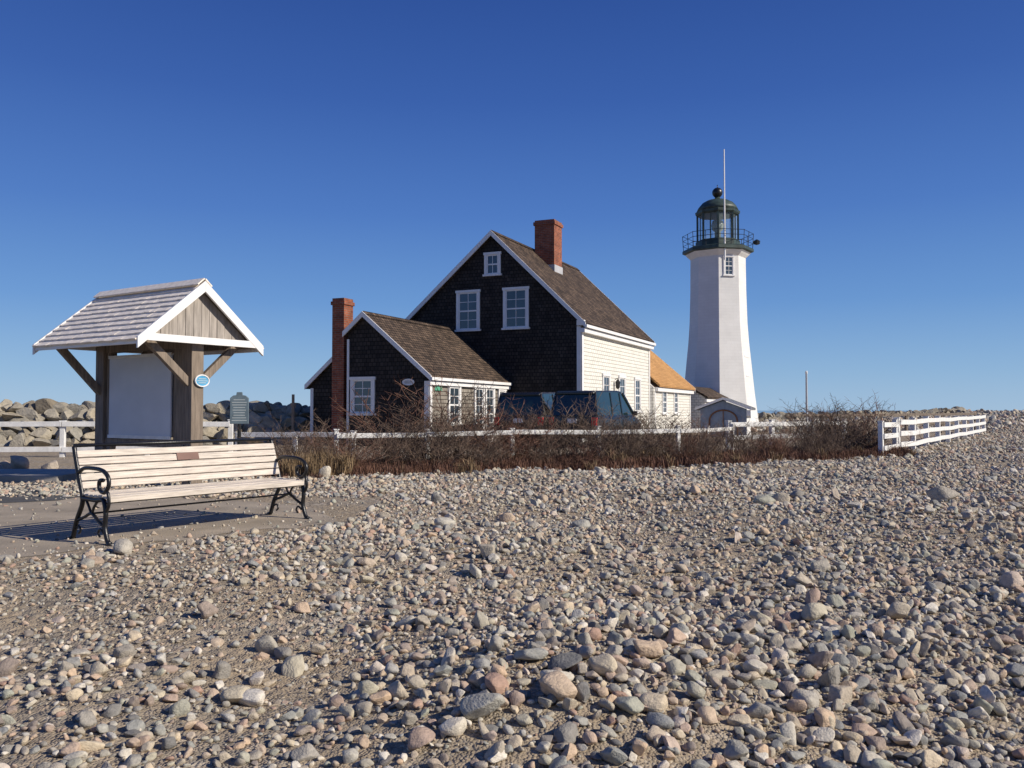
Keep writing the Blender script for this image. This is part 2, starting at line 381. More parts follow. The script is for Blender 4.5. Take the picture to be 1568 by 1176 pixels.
H=empty('shingled_house',(-.83,34,0),-PH)
wl=B('gable_walls',DARKSH); rf=B('roof',ROOFSH); tr=B('white_trim',WHITE); gl=B('window_glass',GLASS); cp=B('side_wall_white',CLAP)
pk=8.35; kr=(8.35-4.62)/3.86; kl=(8.35-4.95)/3.96; tv=.2; LN=10.2
def zr(x): return pk-(kr*x if x>0 else -kl*x)
wl.prism([(-3.8,-.3),(3.7,-.3),(3.7,zr(3.7)-tv),(0,pk-tv),(-3.8,zr(-3.8)-tv)],.15,LN-.15)
cp.box(3.703,3.74,.16,LN-.16,-.3,zr(3.7)-tv-.06)
rf.prism([(0,pk),(0,pk-tv),(3.95,zr(3.95)-tv),(3.95,zr(3.95))],-.02,LN)
rf.prism([(0,pk),(-4.05,zr(-4.05)),(-4.05,zr(-4.05)-tv),(0,pk-tv)],-.02,LN)
def rake(b,x0,z0,x1,z1,y0,y1,t=.24,o=.012):
    b.prism([(x0,z0+o),(x0,z0-t),(x1,z1-t),(x1,z1+o)],y0,y1)
rake(tr,0,pk,3.97,zr(3.97),-.06,-.022,.2); rake(tr,0,pk,-4.07,zr(-4.07),-.06,-.022,.2)
rake(tr,0,pk,3.97,zr(3.97),LN+.002,LN+.04); rake(tr,0,pk,-4.07,zr(-4.07),LN+.002,LN+.04)
tr.box(3.745,3.93,-.02,LN,zr(3.95)-.38,zr(3.95)-.215)   # right cornice
tr.box(3.955,4.03,-.06,LN+.03,zr(3.95)-.2,zr(3.95)-.09)   # gutter
tr.box(3.56,3.72,.11,.147,-.3,4.4); tr.box(3.745,3.775,.12,.30,-.3,4.3); tr.box(3.745,3.775,LN-.3,LN-.14,-.3,4.3)
tr.box(3.60,3.90,-.02,.148,4.42,4.62)
window(tr,gl,FM(0,.147,6.63),.72,.78,mx=1,my=1)
window(tr,gl,FM(-1.09,.147,4.45),1.06,1.5); window(tr,gl,FM(1.02,.147,4.45),1.10,1.5)
for t in (3.15,5.4,7.85): window(tr,gl,SM(3.742,t,1.15),1.0,1.45)
wl.finish(H); cp.finish(H); rf.finish(H); 
ch=B('chimney',BRICK); ch.box(.2,1.12,4.05,5.0,6.8,9.55); ch.box(.15,1.17,4.0,5.05,9.33,9.47); ch.finish(H)
fl=B('chimney_flashing',M('lead_flashing',(.45,.45,.46),.5,.1)); fl.box(.17,1.15,4.02,5.03,7.1,7.55); fl.finish(H)
lt=B('wall_lantern',IRON); lt.tube([(3.78,4.3,2.5),(3.9,4.3,2.55),(3.9,4.3,2.4)],.02,6); lt.loft([(.03,2.1),(.09,2.15),(.11,2.4),(.03,2.5)],6,cx=3.9,cy=4.3); lt.finish(H)
lt=B('ridge_cap',ROOFSH); lt.prism([(-.16,pk-.10),(.16,pk-.11),(0,pk+.04)],0.0,LN-.02); lt.finish(H)
# rear addition with new orange roof
ow=B('addition_walls',CLAP); ow.prism([(-1.7,-.3),(3.95,-.3),(3.95,2.3),(1.2,4.85),(-1.7,2.1)],LN-.148,18.2); ow.finish(H)
orf=B('addition_roof',ORANGE)
orf.prism([(1.2,5.05),(4.2,2.45),(4.2,2.33),(1.2,4.9)],LN+.045,18.4)
orf.prism([(1.2,5.05),(1.2,4.9),(-1.9,2.2),(-1.9,2.33)],LN+.045,18.4); orf.finish(H)
rake(tr,1.2,5.05,4.2,2.45,18.403,18.44); tr.box(3.955,4.12,LN+.05,18.4,2.12,2.32)
tr.box(3.953,3.98,LN+.0,LN+.18,-.3,2.1); tr.box(3.953,3.98,18.0,18.18,-.3,2.1)
for t in (12.1,14.6): window(tr,gl,SM(3.953,t,1.05),.95,1.1)
tr.finish(H); gl.finish(H)

# ell (front wing)
E=empty('shingled_cottage_wing',(-5.0,28.7,0),-rad(23))
wl=B('walls',DARKSH); rf=B('roof',ROOFSH); tr=B('white_trim',WHITE); gl=B('window_glass',GLASS); sd=B('side_wall_weathered',GREYSH)
pk=4.5;k=(4.5-2.36)/2.55;tv=.16;LE=6.55
def z2(x): return pk-k*abs(x)
SB=.85
wl.prism([(-.66,-.3),(2.45,-.3),(2.45,z2(2.45)-tv),(0,pk-tv),(-.66,z2(.66)-tv)],.12,LE)
wl.prism([(-2.68,-.3),(-.662,-.3),(-.662,z2(.662)-tv),(-2.68,z2(2.68)-tv)],SB,LE)
sd.box(2.453,2.48,.13,LE,-.3,z2(2.45)-tv-.1)
rf.prism([(0,pk),(0,pk-tv),(2.6,z2(2.6)-tv),(2.6,z2(2.6))],-.02,LE-.02)
rf.prism([(0,pk),(-.76,z2(.76)),(-.76,z2(.76)-tv),(0,pk-tv)],-.02,LE-.02)
rf.prism([(-.762,z2(.762)),(-2.85,z2(2.85)),(-2.85,z2(2.85)-tv),(-.762,z2(.762)-tv)],SB-.12,LE-.02)
rake(tr,0,pk,2.62,z2(2.62),-.06,-.022,.17); rake(tr,0,pk,-.78,z2(.78),-.06,-.022,.17)
rake(tr,-.74,z2(.74),-2.87,z2(2.87),SB-.16,SB-.122,.16)
tr.box(2.485,2.58,-.02,LE,z2(2.6)-.30,z2(2.6)-.17); tr.box(2.605,2.67,-.06,LE-.05,z2(2.6)-.15,z2(2.6)-.05)
tr.box(2.30,2.47,.08,.117,-.3,2.15); tr.box(2.483,2.51,.09,.24,-.3,2.1)
tr.box(-.68,-.60,.08,.117,-.3,3.6); tr.box(-2.70,-2.58,SB-.04,SB-.003,-.3,1.98)
window(tr,gl,FM(-.06,.117,1.1),.95,1.12)
window(tr,gl,SM(2.483,1.85,.75),.95,1.25)
window(tr,gl,SM(2.483,3.85,.1),.85,1.9,my=3); window(tr,gl,SM(2.483,4.78,.1),.85,1.9,my=3); window(tr,gl,SM(2.483,5.9,.8),.7,1.15)
wl.finish(E);sd.finish(E);rf.finish(E);tr.finish(E);gl.finish(E)
ch=B('chimney',BRICK); ch.box(-1.40,-.92,.25,.80,-.3,5.05); ch.box(-1.44,-.88,.21,.84,4.82,4.94); ch.finish(E)
rc=B('ridge_cap',ROOFSH); rc.prism([(-.14,pk-.09),(.14,pk-.09),(0,pk+.035)],0,LE-.05); rc.finish(E)
def ovalsign(name,mat,Mx,a,c,parent,edge=None):
    b=B(name,mat); b.M=Mx; b.prism([(a*math.cos(t),c*math.sin(t)) for t in np.linspace(0,2*math.pi,25)[:-1]],-.03,0); b.finish(parent)
    e=B(name+'_rim',edge or WHITE); e.M=Mx; e.tube([(a*math.cos(t),-.03,c*math.sin(t)) for t in np.linspace(0,2*math.pi,25)[:-1]],.012,6,True); e.finish(parent)
    l=B(name+'_lettering',LETTER if mat is not WHITE else IRON); l.M=Mx
    for zz,ww in ((.35*c,.55*a),(0,.75*a),(-.35*c,.55*a)): l.box(-ww,ww,-.034,-.031,zz-.06*c,zz+.06*c)
    l.finish(parent)
ovalsign('name_board',WHITE,FM(1.7,.116,2.12),.22,.10,E)
b=B('green_sign',SIGNG); b.box(2.485,2.505,.45,.95,1.85,2.0); b.finish(E)

# passage to lighthouse
PG=empty('covered_passage',(10.4,50.2,0),-rad(28))
b=B('walls',CLAP); b.prism([(-.9,-.3),(.9,-.3),(.9,1.95),(0,2.45),(-.9,1.95)],0,5.5); b.finish(PG)
b=B('roof',ROOFSH); b.prism([(0,2.6),(1.1,1.98),(1.1,1.88),(0,2.48)],-.1,5.4); b.prism([(0,2.6),(0,2.48),(-1.1,1.88),(-1.1,1.98)],-.1,5.4); b.finish(PG)
b=B('white_trim',WHITE); b.box(.905,1.02,-.05,5.4,1.68,1.85); b.finish(PG)

# small shed
SH=empty('small_shed',(9.35,38,0),-rad(20))
b=B('front_wall',SHEDB); b.prism([(-1.0,-.3),(1.0,-.3),(1.0,1.25),(0,1.62),(-1.0,1.25)],0,.06); b.finish(SH)
b=B('side_walls',WHITE_OLD); b.box(-.99,.99,.062,2.4,-.3,1.2); b.finish(SH)
b=B('roof',GRIMROOF); b.prism([(0,1.76),(0,1.66),(1.2,1.2),(1.2,1.3)],-.12,2.5); b.prism([(0,1.76),(-1.2,1.3),(-1.2,1.2),(0,1.66)],-.12,2.5); b.finish(SH)
b=B('white_trim',WHITE); rake(b,0,1.76,1.22,1.3,-.16,-.122,.10); rake(b,0,1.76,-1.22,1.3,-.16,-.122,.10); b.box(1.0,1.18,-.1,2.45,.95,1.19); b.finish(SH)
b=B('arched_door_trim',BROWN); b.tube([(-.6,-.02,-.2),(-.6,-.02,.75)]+[(.6*math.cos(t),-.02,.75+.45*math.sin(t)) for t in np.linspace(math.pi,0,13)]+[(.6,-.02,-.2)],.035,6); b.tube([(0,-.02,-.2),(0,-.02,1.2)],.02,6); b.finish(SH)

# ------------------------------------------------------------ lighthouse
LX,LY=13.5,56.
va=math.atan2(-LY,-LX)+rad(1.5)
LH=empty('lighthouse',(LX,LY,0),va)
b=B('tower',TOWER); b.loft([(2.62,-.5),(2.5,.4),(2.42,1.0),(2.26,2.3),(2.08,4.1),(1.93,5.6),(1.84,6.9),(1.78,9),(1.76,11.1)],8); b.finish(LH)
b=B('corbel',WHITE); b.loft([(1.765,11.08),(1.95,11.25),(2.1,11.42)],8); b.finish(LH)
b=B('gallery_deck',GREEN); b.loft([(2.1,11.423),(2.28,11.48),(2.28,11.66),(2.15,11.74)],8); b.loft([(1.42,11.742),(1.42,12.22),(1.36,12.28)],8); b.finish(LH)
b=B('gallery_railing',IRON)
for j in range(16):
    a=2*math.pi*j/16; R=2.2*(1 if j%2==0 else math.cos(math.pi/8)); b.tube([(R*math.cos(a),R*math.sin(a),11.6),(R*1.03*math.cos(a),R*1.03*math.sin(a),12.68)],.022,6)
for z in (12.0,12.34,12.66):
    b.tube([(2.25*math.cos(2*math.pi*j/8),2.25*math.sin(2*math.pi*j/8),z) for j in range(8)],.018,6,True)
b.finish(LH)
b=B('lantern_frame',GREEN)
for j in range(8):
    a=2*math.pi*j/8; b.beam((1.3*math.cos(a),1.3*math.sin(a),12.2),(1.3*math.cos(a),1.3*math.sin(a),14.0),.09,.12)
    a2=a+math.pi/8; b.beam((1.2*math.cos(a2),1.2*math.sin(a2),12.2),(1.2*math.cos(a2),1.2*math.sin(a2),14.0),.04,.05)
b.loft([(1.34,13.95),(1.42,14.05),(1.44,14.2),(1.36,14.24)],8)
b.finish(LH)
b=B('lantern_dome',GREEN); b.loft([(1.36,14.235),(1.24,14.5),(1.02,14.75),(.70,14.93),(.36,15.03),(.18,15.08),(.16,15.2)],16); b.finish(LH,smooth=True)
b=B('lantern_glass',None)
m,nt,bs=newmat('lantern_glass'); bs.inputs['Base Color'].default_value=(.55,.68,.7,1); bs.inputs['Roughness'].default_value=.03; bs.inputs['Alpha'].default_value=.18
b.mat=m; b.loft([(1.24,12.25),(1.24,13.97)],8); b.finish(LH)
b=B('lamp_optic',M('optic_glass',(.3,.34,.3),.2,.2)); b.loft([(.2,12.2),(.2,12.9),(.34,13.0),(.42,13.3),(.34,13.6),(.1,13.7)],12); b.finish(LH,smooth=True)
b=B('ventilator_ball',IRON); b.loft([(.05,15.15)]+[(.34*math.sin(t),15.48-.34*math.cos(t)) for t in np.linspace(.3,3.0,12)],16); b.tube([(0,0,15.7),(0,0,16.0)],.03,6); b.finish(LH,smooth=True)
b=B('flag_pole',WHITE); b.tube([(1.95,.38,10.7),(1.95,.38,17.75)],[.06,.035],8); b.finish(LH)
b=B('gallery_lamp',IRON); b.loft([(.05,11.9),(.2,11.95),(.22,12.15),(.05,12.25)],8,cx=.2,cy=2.45); b.tube([(.2,2.2,12.05),(.2,2.45,12.05)],.03,6); b.finish(LH)
tr=B('window_trim',WHITE); gl=B('window_glass',GLASS)
def face(k,R,z,tilt=0):
    a=math.pi/8+k*math.pi/4; ap=R*math.cos(math.pi/8)
    return T((ap*math.cos(a),ap*math.sin(a),z))@RZ(a+math.pi/2)@Matrix.Rotation(-tilt,4,'X')
window(tr,gl,face(0,1.78,9.8),.72,1.15,cas=.1)
window(tr,gl,face(1,2.08,3.4,.07),.7,1.2,cas=.1)
tr.finish(LH); gl.finish(LH)

# ------------------------------------------------------------ kiosk
K=empty('information_kiosk',(-5.99,14.15,0),math.atan2(.835,.55))
W=1.09;L2=1.40;ez=2.30;pz=3.20
wd=B('posts_and_braces',OLDWOOD)
wd.box(-.11,.11,-1.27,-1.05,-.1,2.9); wd.box(-.06,.06,-1.02,-.74,.3,2.3)
wd.box(-.11,.11,1.13,1.37,-.1,2.9); wd.box(-.06,.06,1.0,1.11,.3,2.3)
for yy,z0 in ((-1.16,1.62),(1.25,1.5)):
    for sx in (-1,1): wd.beam((sx*.09,yy,z0),(sx*.92,yy,2.36),.09,.12)
wd.box(-.075,.075,-1.04,1.12,2.18,2.32)
wd.box(-.07,.07,-1.04,1.12,.60,.72)
for sx in (-1,1): wd.box(sx*.98-.045,sx*.98+.045,-1.32,1.32,2.22,2.34)
wd.finish(K,bevel=.008)
b=B('notice_panel',PANEL); b.box(-.095,-.062,-.72,.98,.76,2.10); b.box(.062,.095,-.72,.98,.76,2.10)
b.finish(K,bevel=.006)
b=B('panel_frame',WHITE_OLD)
b.box(-.11,-.096,-.74,.99,2.07,2.12); b.box(-.11,-.096,-.74,.99,.73,.785); b.finish(K)
b=B('gable_boards',M('grey_gable_boards',(.36,.32,.28),.85,.3,3,.4,stretch=(7,7,.8)))
for yy0,yy1 in ((-1.30,-1.275),(1.375,1.40)):
    x=-W+.12
    while x<W-.12:
        x2=min(x+.145,W-.12)-.008
        za=ez+(pz-ez)*(1-abs(x)/W)-.10; zb=ez+(pz-ez)*(1-abs(x2)/W)-.10
        poly=[(x,ez+.02),(x2,ez+.02),(x2,max(zb,ez+.03))]
        if x<0<x2: poly.append((0,pz-.10))
        poly.append((x,max(za,ez+.03)))
        j=random.uniform(0,.008); b.prism(poly,yy0+j,yy1+j); x+=.145
b.finish(K)
b=B('white_trim',WHITE)
for y0,y1 in ((-L2-.045,-L2-.003),(L2+.003,L2+.045)):
    rake(b,0,pz,W+.06,pz-(pz-ez)*(W+.06)/W,y0,y1,.15,.02); rake(b,0,pz,-W-.06,pz-(pz-ez)*(W+.06)/W,y0,y1,.15,.02)
    b.box(-W+.08,W-.08,y0+.005 if y0<0 else y0+.0,y1+.001 if y0<0 else y1-.005,ez-.075,ez+.035)
for sx in (-1,1): b.box(sx*(W+.02)-.02,sx*(W+.02)+.02,-L2,L2,ez-.13,ez-.03)
b.finish(K,bevel=.005)
b=B('roof_deck',OLDWOOD)
b.prism([(0,pz-.03),(W,ez-.03),(W,ez-.07),(0,pz-.07)],-L2,L2); b.prism([(0,pz-.03),(0,pz-.07),(-W,ez-.07),(-W,ez-.03)],-L2,L2); b.finish(K)
b=B('roof_shingles',SHINGLEK)
sl=math.hypot(W,pz-ez); ang=math.atan2(pz-ez,W)
for sx in (-1,1):
    for i in range(10):
        d0=(i)*(sl+.06)/10; d1=d0+sl/10+.035
        y=-L2-.02
        while y<L2+.02:
            w=random.uniform(.10,.22); y2=min(y+w,L2+.02); j=random.uniform(-.008,.008)
            def pt(d,up): return (sx*(d*math.cos(ang)+up*math.sin(ang)),pz-.028-d*math.sin(ang)+up*math.cos(ang))
            a=pt(d0,.006);bb=pt(d1+j,.030+random.uniform(0,.006));c=pt(d1+j,.008);d=pt(d0,-.001)
            b.prism([a,bb,c,d],y+.002,y2-.002); y=y2
b.finish(K)
b=B('ridge_boards',SHINGLEK); b.beam((.07,-L2-.03,pz-.0),(.07,L2+.03,pz-.0),.16,.022,up=(.65,0,.75)); b.beam((-.07,-L2-.03,pz+.005),(-.07,L2+.03,pz+.005),.16,.022,up=(-.65,0,.75)); b.finish(K)
ovalsign('oval_sign',BLUE,FM(.06,-1.272,1.66),.125,.09,K)

# ------------------------------------------------------------ bench
BN=empty('park_bench',(-3.18,8.77,0),math.atan2(.81,.585))
HL=1.13
ir=B('cast_iron_frame',IRON)
def sp(pts,n=6):
    P=[Vector(p) for p in pts]; P=[P[0]*2-P[1]]+P+[P[-1]*2-P[-2]]; out=[]
    for i in range(1,len(P)-2):
        for j in range(n):
            t=j/n; a,b_,c,d=P[i-1],P[i],P[i+1],P[i+2]
            out.append(.5*((2*b_)+(c-a)*t+(2*a-5*b_+4*c-d)*t*t+(3*b_-a-3*c+d)*t**3))
    out.append(P[-2]); return out
for x in (-HL,0,HL):
    def q(l): return [(x,a,c) for a,c in l]
    if x==0:
        ir.tube(sp(q([(-.25,.40),(0,.385),(.14,.39),(.19,.5),(.29,.84)])),.015,8); continue
    ir.tube(sp(q([(.34,.012),(.30,.03),(.24,.18),(.15,.33),(.15,.42),(.20,.55),(.27,.74),(.31,.86)])),.022,8)
    ir.tube(sp(q([(-.34,.012),(-.30,.03),(-.25,.15),(-.26,.28),(-.22,.39),(-.1,.385),(.15,.39)])),.022,8)
    ir.tube(sp(q([(.22,.62),(.12,.665),(-.05,.67),(-.2,.655),(-.29,.60),(-.30,.52),(-.23,.46),(-.15,.49),(-.15,.56),(-.21,.57)])),.019,8)
    ir.tube(sp(q([(-.26,.28),(-.31,.36),(-.29,.46),(-.23,.46)])),.015,8)
    ir.tube(sp(q([(-.25,.15),(-.14,.20),(-.02,.26),(.1,.22),(.23,.18)])),.015,8)
    ir.tube(sp(q([(-.12,.38),(-.06,.32),(-.02,.26),(.03,.32),(.08,.38)])),.012,8)
    ir.tube(sp(q([(-.23,.10),(-.17,.13),(-.14,.09),(-.17,.06)])),.010,8)
    ir.tube(sp(q([(.26,.10),(.20,.13),(.17,.09),(.2,.06)])),.010,8)
    for a in (-.34,.34): ir.box(x-.03,x+.03,a-.03,a+.03,0,.016)
ir.tube([(-HL,.315,.868),(HL,.315,.868)],.017,8)
ir.tube([(-HL,-.02,.26),(HL,-.02,.26)],.009,8)
ir.tube([(-HL,-.255,.372),(HL,-.255,.372)],.012,8)
ir.finish(BN,smooth=True)
sl_=B('seat_slats',WOODW)
for i in range(6):
    y=-.265+i*.076; z=.418+(.008 if i else -.004)-.004*math.sin(i/5*math.pi)*2; sl_.box(-HL-.0,HL+.0,y,y+.066,z-.011,z+.013)
sl_.box(-HL,HL,-.292,-.268,.372,.424)
sl_.finish(BN,bevel=.005)
bk=B('backrest_slats',WOODW)
p0=Vector((0,.168,.47));p1=Vector((0,.292,.825));d=(p1-p0)
for i in range(5):
    c=p0+d*((i+.5)/5)
    bk.beam((-HL,c.y-.02,c.z),(HL,c.y-.02,c.z),.022,.064,up=d.normalized())
bk.finish(BN,bevel=.005)
b=B('plaque',PLAQUE); c=p0+d*.72; b.beam((-.12,c.y-.038,c.z),(.13,c.y-.038,c.z),.008,.075,up=d.normalized()); b.finish(BN)

# ------------------------------------------------------------ fences
def fence(name,pts,sp_,ph,rails,rh=.13,pw=.12,mat=None):
    mat=mat or WHITE_OLD
    e=empty(name,(pts[0][0],pts[0][1],0)); ox,oy=pts[0]
    po=B('posts',mat); ra=B('rails',mat)
    for (x0,y0),(x1,y1) in zip(pts[:-1],pts[1:]):
        Ln=math.hypot(x1-x0,y1-y0); n=max(1,round(Ln/sp_)); d=Vector(((x1-x0)/Ln,(y1-y0)/Ln,0)); nr=Vector((d.y,-d.x,0))
        prev=None
        for i in range(n+1):
            t=i/n; x=x0+(x1-x0)*t; y=y0+(y1-y0)*t; g=float(th(x,y)); hh=ph+random.uniform(-.03,.03)
            if i>0 or (x0,y0)==pts[0]:
                po.beam((x-ox,y-oy,g-.2),(x-ox,y-oy,g+hh),pw,pw,up=d); po.beam((x-ox,y-oy,g+hh+.001),(x-ox,y-oy,g+hh+.025),pw+.03,pw+.03,up=d)
            cur=Vector((x-ox,y-oy,g))+nr*(pw/2+.022)
            if prev is not None:
                for rz in rails:
                    dz=random.uniform(-.012,.012); ra.beam(prev+Vector((0,0,rz+dz)),cur-d*.008+Vector((0,0,rz+random.uniform(-.012,.012))),.04,rh)
            prev=cur
    po.finish(e,bevel=.008); ra.finish(e,bevel=.006); return e
fence('white_rail_fence',[(-19,21.2),(-11.5,22),(-7.4,22.6)],2.45,.92,(.20,.84))
fence('white_guard_rail',[(-7.3,22.9),(-4.1,22.2)],1.6,.62,(.56,),.13)
fence('white_guard_rail',[(-3.6,17.6),(0,19.0),(4,20.7),(6.2,24.2)],2.0,.78,(.68,),.10,.09)
fence('white_rail_fence',[(6.3,25.0),(9.3,26.6),(10.9,28.2)],1.5,.90,(.40,.78))
fence('white_rail_fence',[(9.7,22.6),(10.65,23.9)],1.5,.9,(.2,.5,.8))
fence('white_rail_fence',[(10.75,24.0),(23.6,43)],2.5,.95,(.22,.54,.86),.14,.15)
fence('grey_rail_fence',[(13,40),(24,44.5)],2.4,1.0,(.5,.95),.12,.12,OLDWOOD)

# historic marker
HM=empty('historical_marker',(-6.35,20.0,0),rad(8))
b=B('plate',BRONZE); b.prism([(-.21,.88),(.21,.88),(.21,1.48),(.14,1.54),(.07,1.55),(.06,1.62),(-.06,1.62),(-.07,1.55),(-.14,1.54),(-.21,1.48)],-.03,.03); b.finish(HM,bevel=.008)
b=B('lettering',LETTER)
for i in range(9): w=.17*random.uniform(.75,1); b.box(-w,w,-.034,-.031,.95+i*.06,.97+i*.06)
b.finish(HM)
b=B('post',IRON); b.tube([(0,.0,-.1),(0,0,.88)],.045,10); b.finish(HM)
MP=empty('slender_marker_pole',(15.45,45,0)); b=B('pole',M('grey_painted_metal',(.45,.47,.5),.5,.1)); b.tube([(0,0,0),(0,0,3.1)],[.07,.05],8); b.finish(MP)
b=B('cap',WHITE_OLD); b.loft([(.06,3.1),(.07,3.2),(.03,3.26)],8); b.finish(MP)
MP=empty('wooden_pole',(-7.65,30,0)); b=B('pole',OLDWOOD); b.tube([(0,0,0),(0,0,1.75)],[.06,.05],8); b.box(-.09,.09,-.02,.02,1.3,1.45); b.finish(MP)

# ------------------------------------------------------------ cars
def car(name,loc,rz,paint,Ln,Wd,Ht,van=True):
    C=empty(name,loc,rz)   # front towards +y, rear towards -y
    h=Wd/2
    def loftsec(b,secs):
        rings=[]
        for y,half in secs:
            ring=[(x,y,z) for x,z in half]+[(-x,y,z) for x,z in half[::-1]]; rings.append(ring)
        n=len(rings[0]); vs=[p for r in rings for p in r]
        fs=[[i*n+j,i*n+(j+1)%n,(i+1)*n+(j+1)%n,(i+1)*n+j] for i in range(len(rings)-1) for j in range(n)]
        fs=[f[::-1] for f in fs]+[list(range(n)),list(range(len(rings)*n-1,(len(rings)-1)*n-1,-1))]
        b.add(vs,fs)
    bt=.98
    b=B('body',paint)
    def low(y,k,zb,zt,wtop=.93): return (y,[(h*k*.86,zb),(h*k*.98,zb+.1),(h*k,zb+.35),(h*k*.985,zt-.12),(h*k*wtop,zt)])
    loftsec(b,[low(-Ln/2,.88,.42,bt-.05),low(-Ln/2+.08,.97,.3,bt),low(-Ln/2+.5,1,.24,bt),low(Ln*.22,1,.24,bt),low(Ln/2-.75,.98,.25,bt-.08),low(Ln/2-.2,.92,.28,bt-.2),low(Ln/2,.8,.35,bt-.36)])
    b.finish(C,smooth=True,bevel=.02)
    r0=-Ln/2+(.10 if van else .2); r1=Ln*.30
    gh=B('glasshouse',CARGL)
    def top(y,zt,kb,kt): return (y,[(h*kb,bt-.03),(h*kt,zt)])
    loftsec(gh,[top(r0,bt+.0,.90,.88),top(r0+.18,Ht-.10,.91,.76),top(r0+.4,Ht-.05,.915,.77),top(0,Ht-.05,.92,.77),top(Ln*.10,Ht-.09,.92,.76),top(r1,bt+.0,.90,.88)])
    gh.finish(C)
    b=B('roof_and_pillars',paint)
    loftsec(b,[(y,[(h*kk,z0),(h*kk*.96,z0+.055)]) for y,z0,kk in ((r0+.10,Ht-.14,.74),(r0+.22,Ht-.085,.79),(0,Ht-.045,.79),(Ln*.08,Ht-.07,.78),(Ln*.12,Ht-.12,.74))])
    for s in (-1,1):
        for ya,yb in ((r0+.01,r0+.19),(-Ln*.17,-Ln*.16),(Ln*.03,Ln*.03),(r1,Ln*.11)):
            b.beam((s*h*.915,ya,bt-.02),(s*h*.775,yb,Ht-.08),.055,.10,up=(0,1,0))
    b.finish(C,bevel=.015)
    w=B('tyres',RUBBER); hub=B('wheel_hubs',CHROME)
    for y in (-Ln/2+.85,Ln/2-.95):
        for s in (-1,1):
            w.M=T((s*(h-.13),y,.33))@Matrix.Rotation(math.pi/2,4,'Y'); w.loft([(.29,-.12),(.34,-.09),(.34,.09),(.29,.12)],24)
            hub.M=T((s*(h-.13),y,.33))@Matrix.Rotation(math.pi/2,4,'Y'); hub.loft([(.2,-.125),(.2,.125)],10)
    w.finish(C); hub.finish(C)
    t=B('tail_lights',RED)
    for s in (-1,1): t.box(s*h*.84-.09,s*h*.84+.09,-Ln/2-.03,-Ln/2+.10,.66,.92)
    t.finish(C,bevel=.01)
    bp=B('rear_bumper',paint); bp.box(-h*.9,h*.9,-Ln/2-.07,-Ln/2+.06,.36,.60); bp.finish(C,bevel=.03)
    np_=B('number_plate',WHITE); np_.box(-.16,.16,-Ln/2-.035,-Ln/2-.01,.74,.88); np_.finish(C)
    mr=B('wing_mirrors',paint)
    for s in (-1,1): mr.box(s*(h+.08)-.09,s*(h+.08)+.09,Ln*.2,Ln*.2+.08,bt-.02,bt+.14)
    mr.finish(C,bevel=.02)
    return C
car('parked_minivan',(2.95,29.2,.05),-rad(27),CARG,4.6,1.75,1.80)
car('parked_car',(.95,29.9,.05),-rad(20),CARB,4.4,1.8,1.76)

# ------------------------------------------------------------ vegetation
TW=M('bare_twigs',(.125,.084,.060),.9,.45,2)
TW2=M('reddish_twigs',(.16,.078,.050),.9,.4,2)
STRAW=M('dry_straw_grass',(.26,.18,.10),.9,.35,3)
def bush(seed,mat,ht=1.25,stems=20,name='bare_shrub'):
    r=random.Random(seed); b=B(name,mat)
    def br(p,d,ln,rad_,lev):
        n=(5,3,2)[lev]; pts=[p]; q=p.copy(); dd=d.copy()
        for i in range(n):
            dd=(dd+Vector((r.gauss(0,.2),r.gauss(0,.2),r.gauss(.04,.12)))).normalized(); q=q+dd*ln/n; pts.append(q.copy())
            if lev<2 and not(lev==0 and i==0):
                for _ in range(2 if lev==0 else r.choice((1,2))):
                    sd=(dd*.8+Vector((r.gauss(0,.75),r.gauss(0,.75),r.uniform(-.15,.5)))).normalized()
                    br(q.copy(),sd,ln*r.uniform(.22,.42),rad_*.62,lev+1)
        b.tube(pts,[rad_*(1-.65*i/n) for i in range(n+1)],3)
    for _ in range(stems):
        a=r.uniform(0,6.28); lean=abs(r.gauss(0,.5)); rr=r.uniform(0,.3)
        br(Vector((rr*math.cos(a),rr*math.sin(a),-.05)),Vector((math.sin(lean)*math.cos(a),math.sin(lean)*math.sin(a),math.cos(lean))),ht*r.uniform(.5,1.0),.0095,0)
    ob=b.finish(); scene.collection.objects.unlink(ob); return ob
bc=bpy.data.collections.new('shrub_sources')
for i in range(6): bc.objects.link(bush(20+i,TW if i<4 else TW2,name='bare_shrub_%d'%i))
def tuft(seed,mat,name,h=.4,n=60,sp=.12):
    r=random.Random(seed); b=B(name,mat)
    for _ in range(n):
        a=r.uniform(0,6.28); le=r.uniform(.05,.8); hh=h*r.uniform(.5,1); x=r.uniform(-sp,sp);y=r.uniform(-sp,sp); w=.006
        p1=Vector((x+math.cos(a)*le*hh*.4,y+math.sin(a)*le*hh*.4,hh*.6)); p2=Vector((x+math.cos(a)*le*hh,y+math.sin(a)*le*hh,hh*(1-.3*le))); s=Vector((-math.sin(a),math.cos(a),0))*w
        b.add([Vector((x,y,-.02))-s,Vector((x,y,-.02))+s,p1+s,p1-s,p2],[(0,1,2,3),(3,2,4)])
    ob=b.finish(); scene.collection.objects.unlink(ob); return ob
gc=bpy.data.collections.new('tuft_sources')
for i in range(3): gc.objects.link(tuft(i,STRAW,'a_straw_%d'%i))
for i in range(3): gc.objects.link(tuft(i+5,M('brown_undergrowth_%d'%i,(.14,.070,.045),.9,.45,3),'b_brown_%d'%i,.26,90,.25))
pos=[];rot=[];sc=[];ids=[];gp=[];gr=[];gs=[];gi_=[]
def front(x): return float(np.interp(x,[-4.5,-3.5,0,4,7.5,9.0,10.5],[15.6,15.9,17.3,18.9,21.4,22.3,23.2]))
xx=-4.5
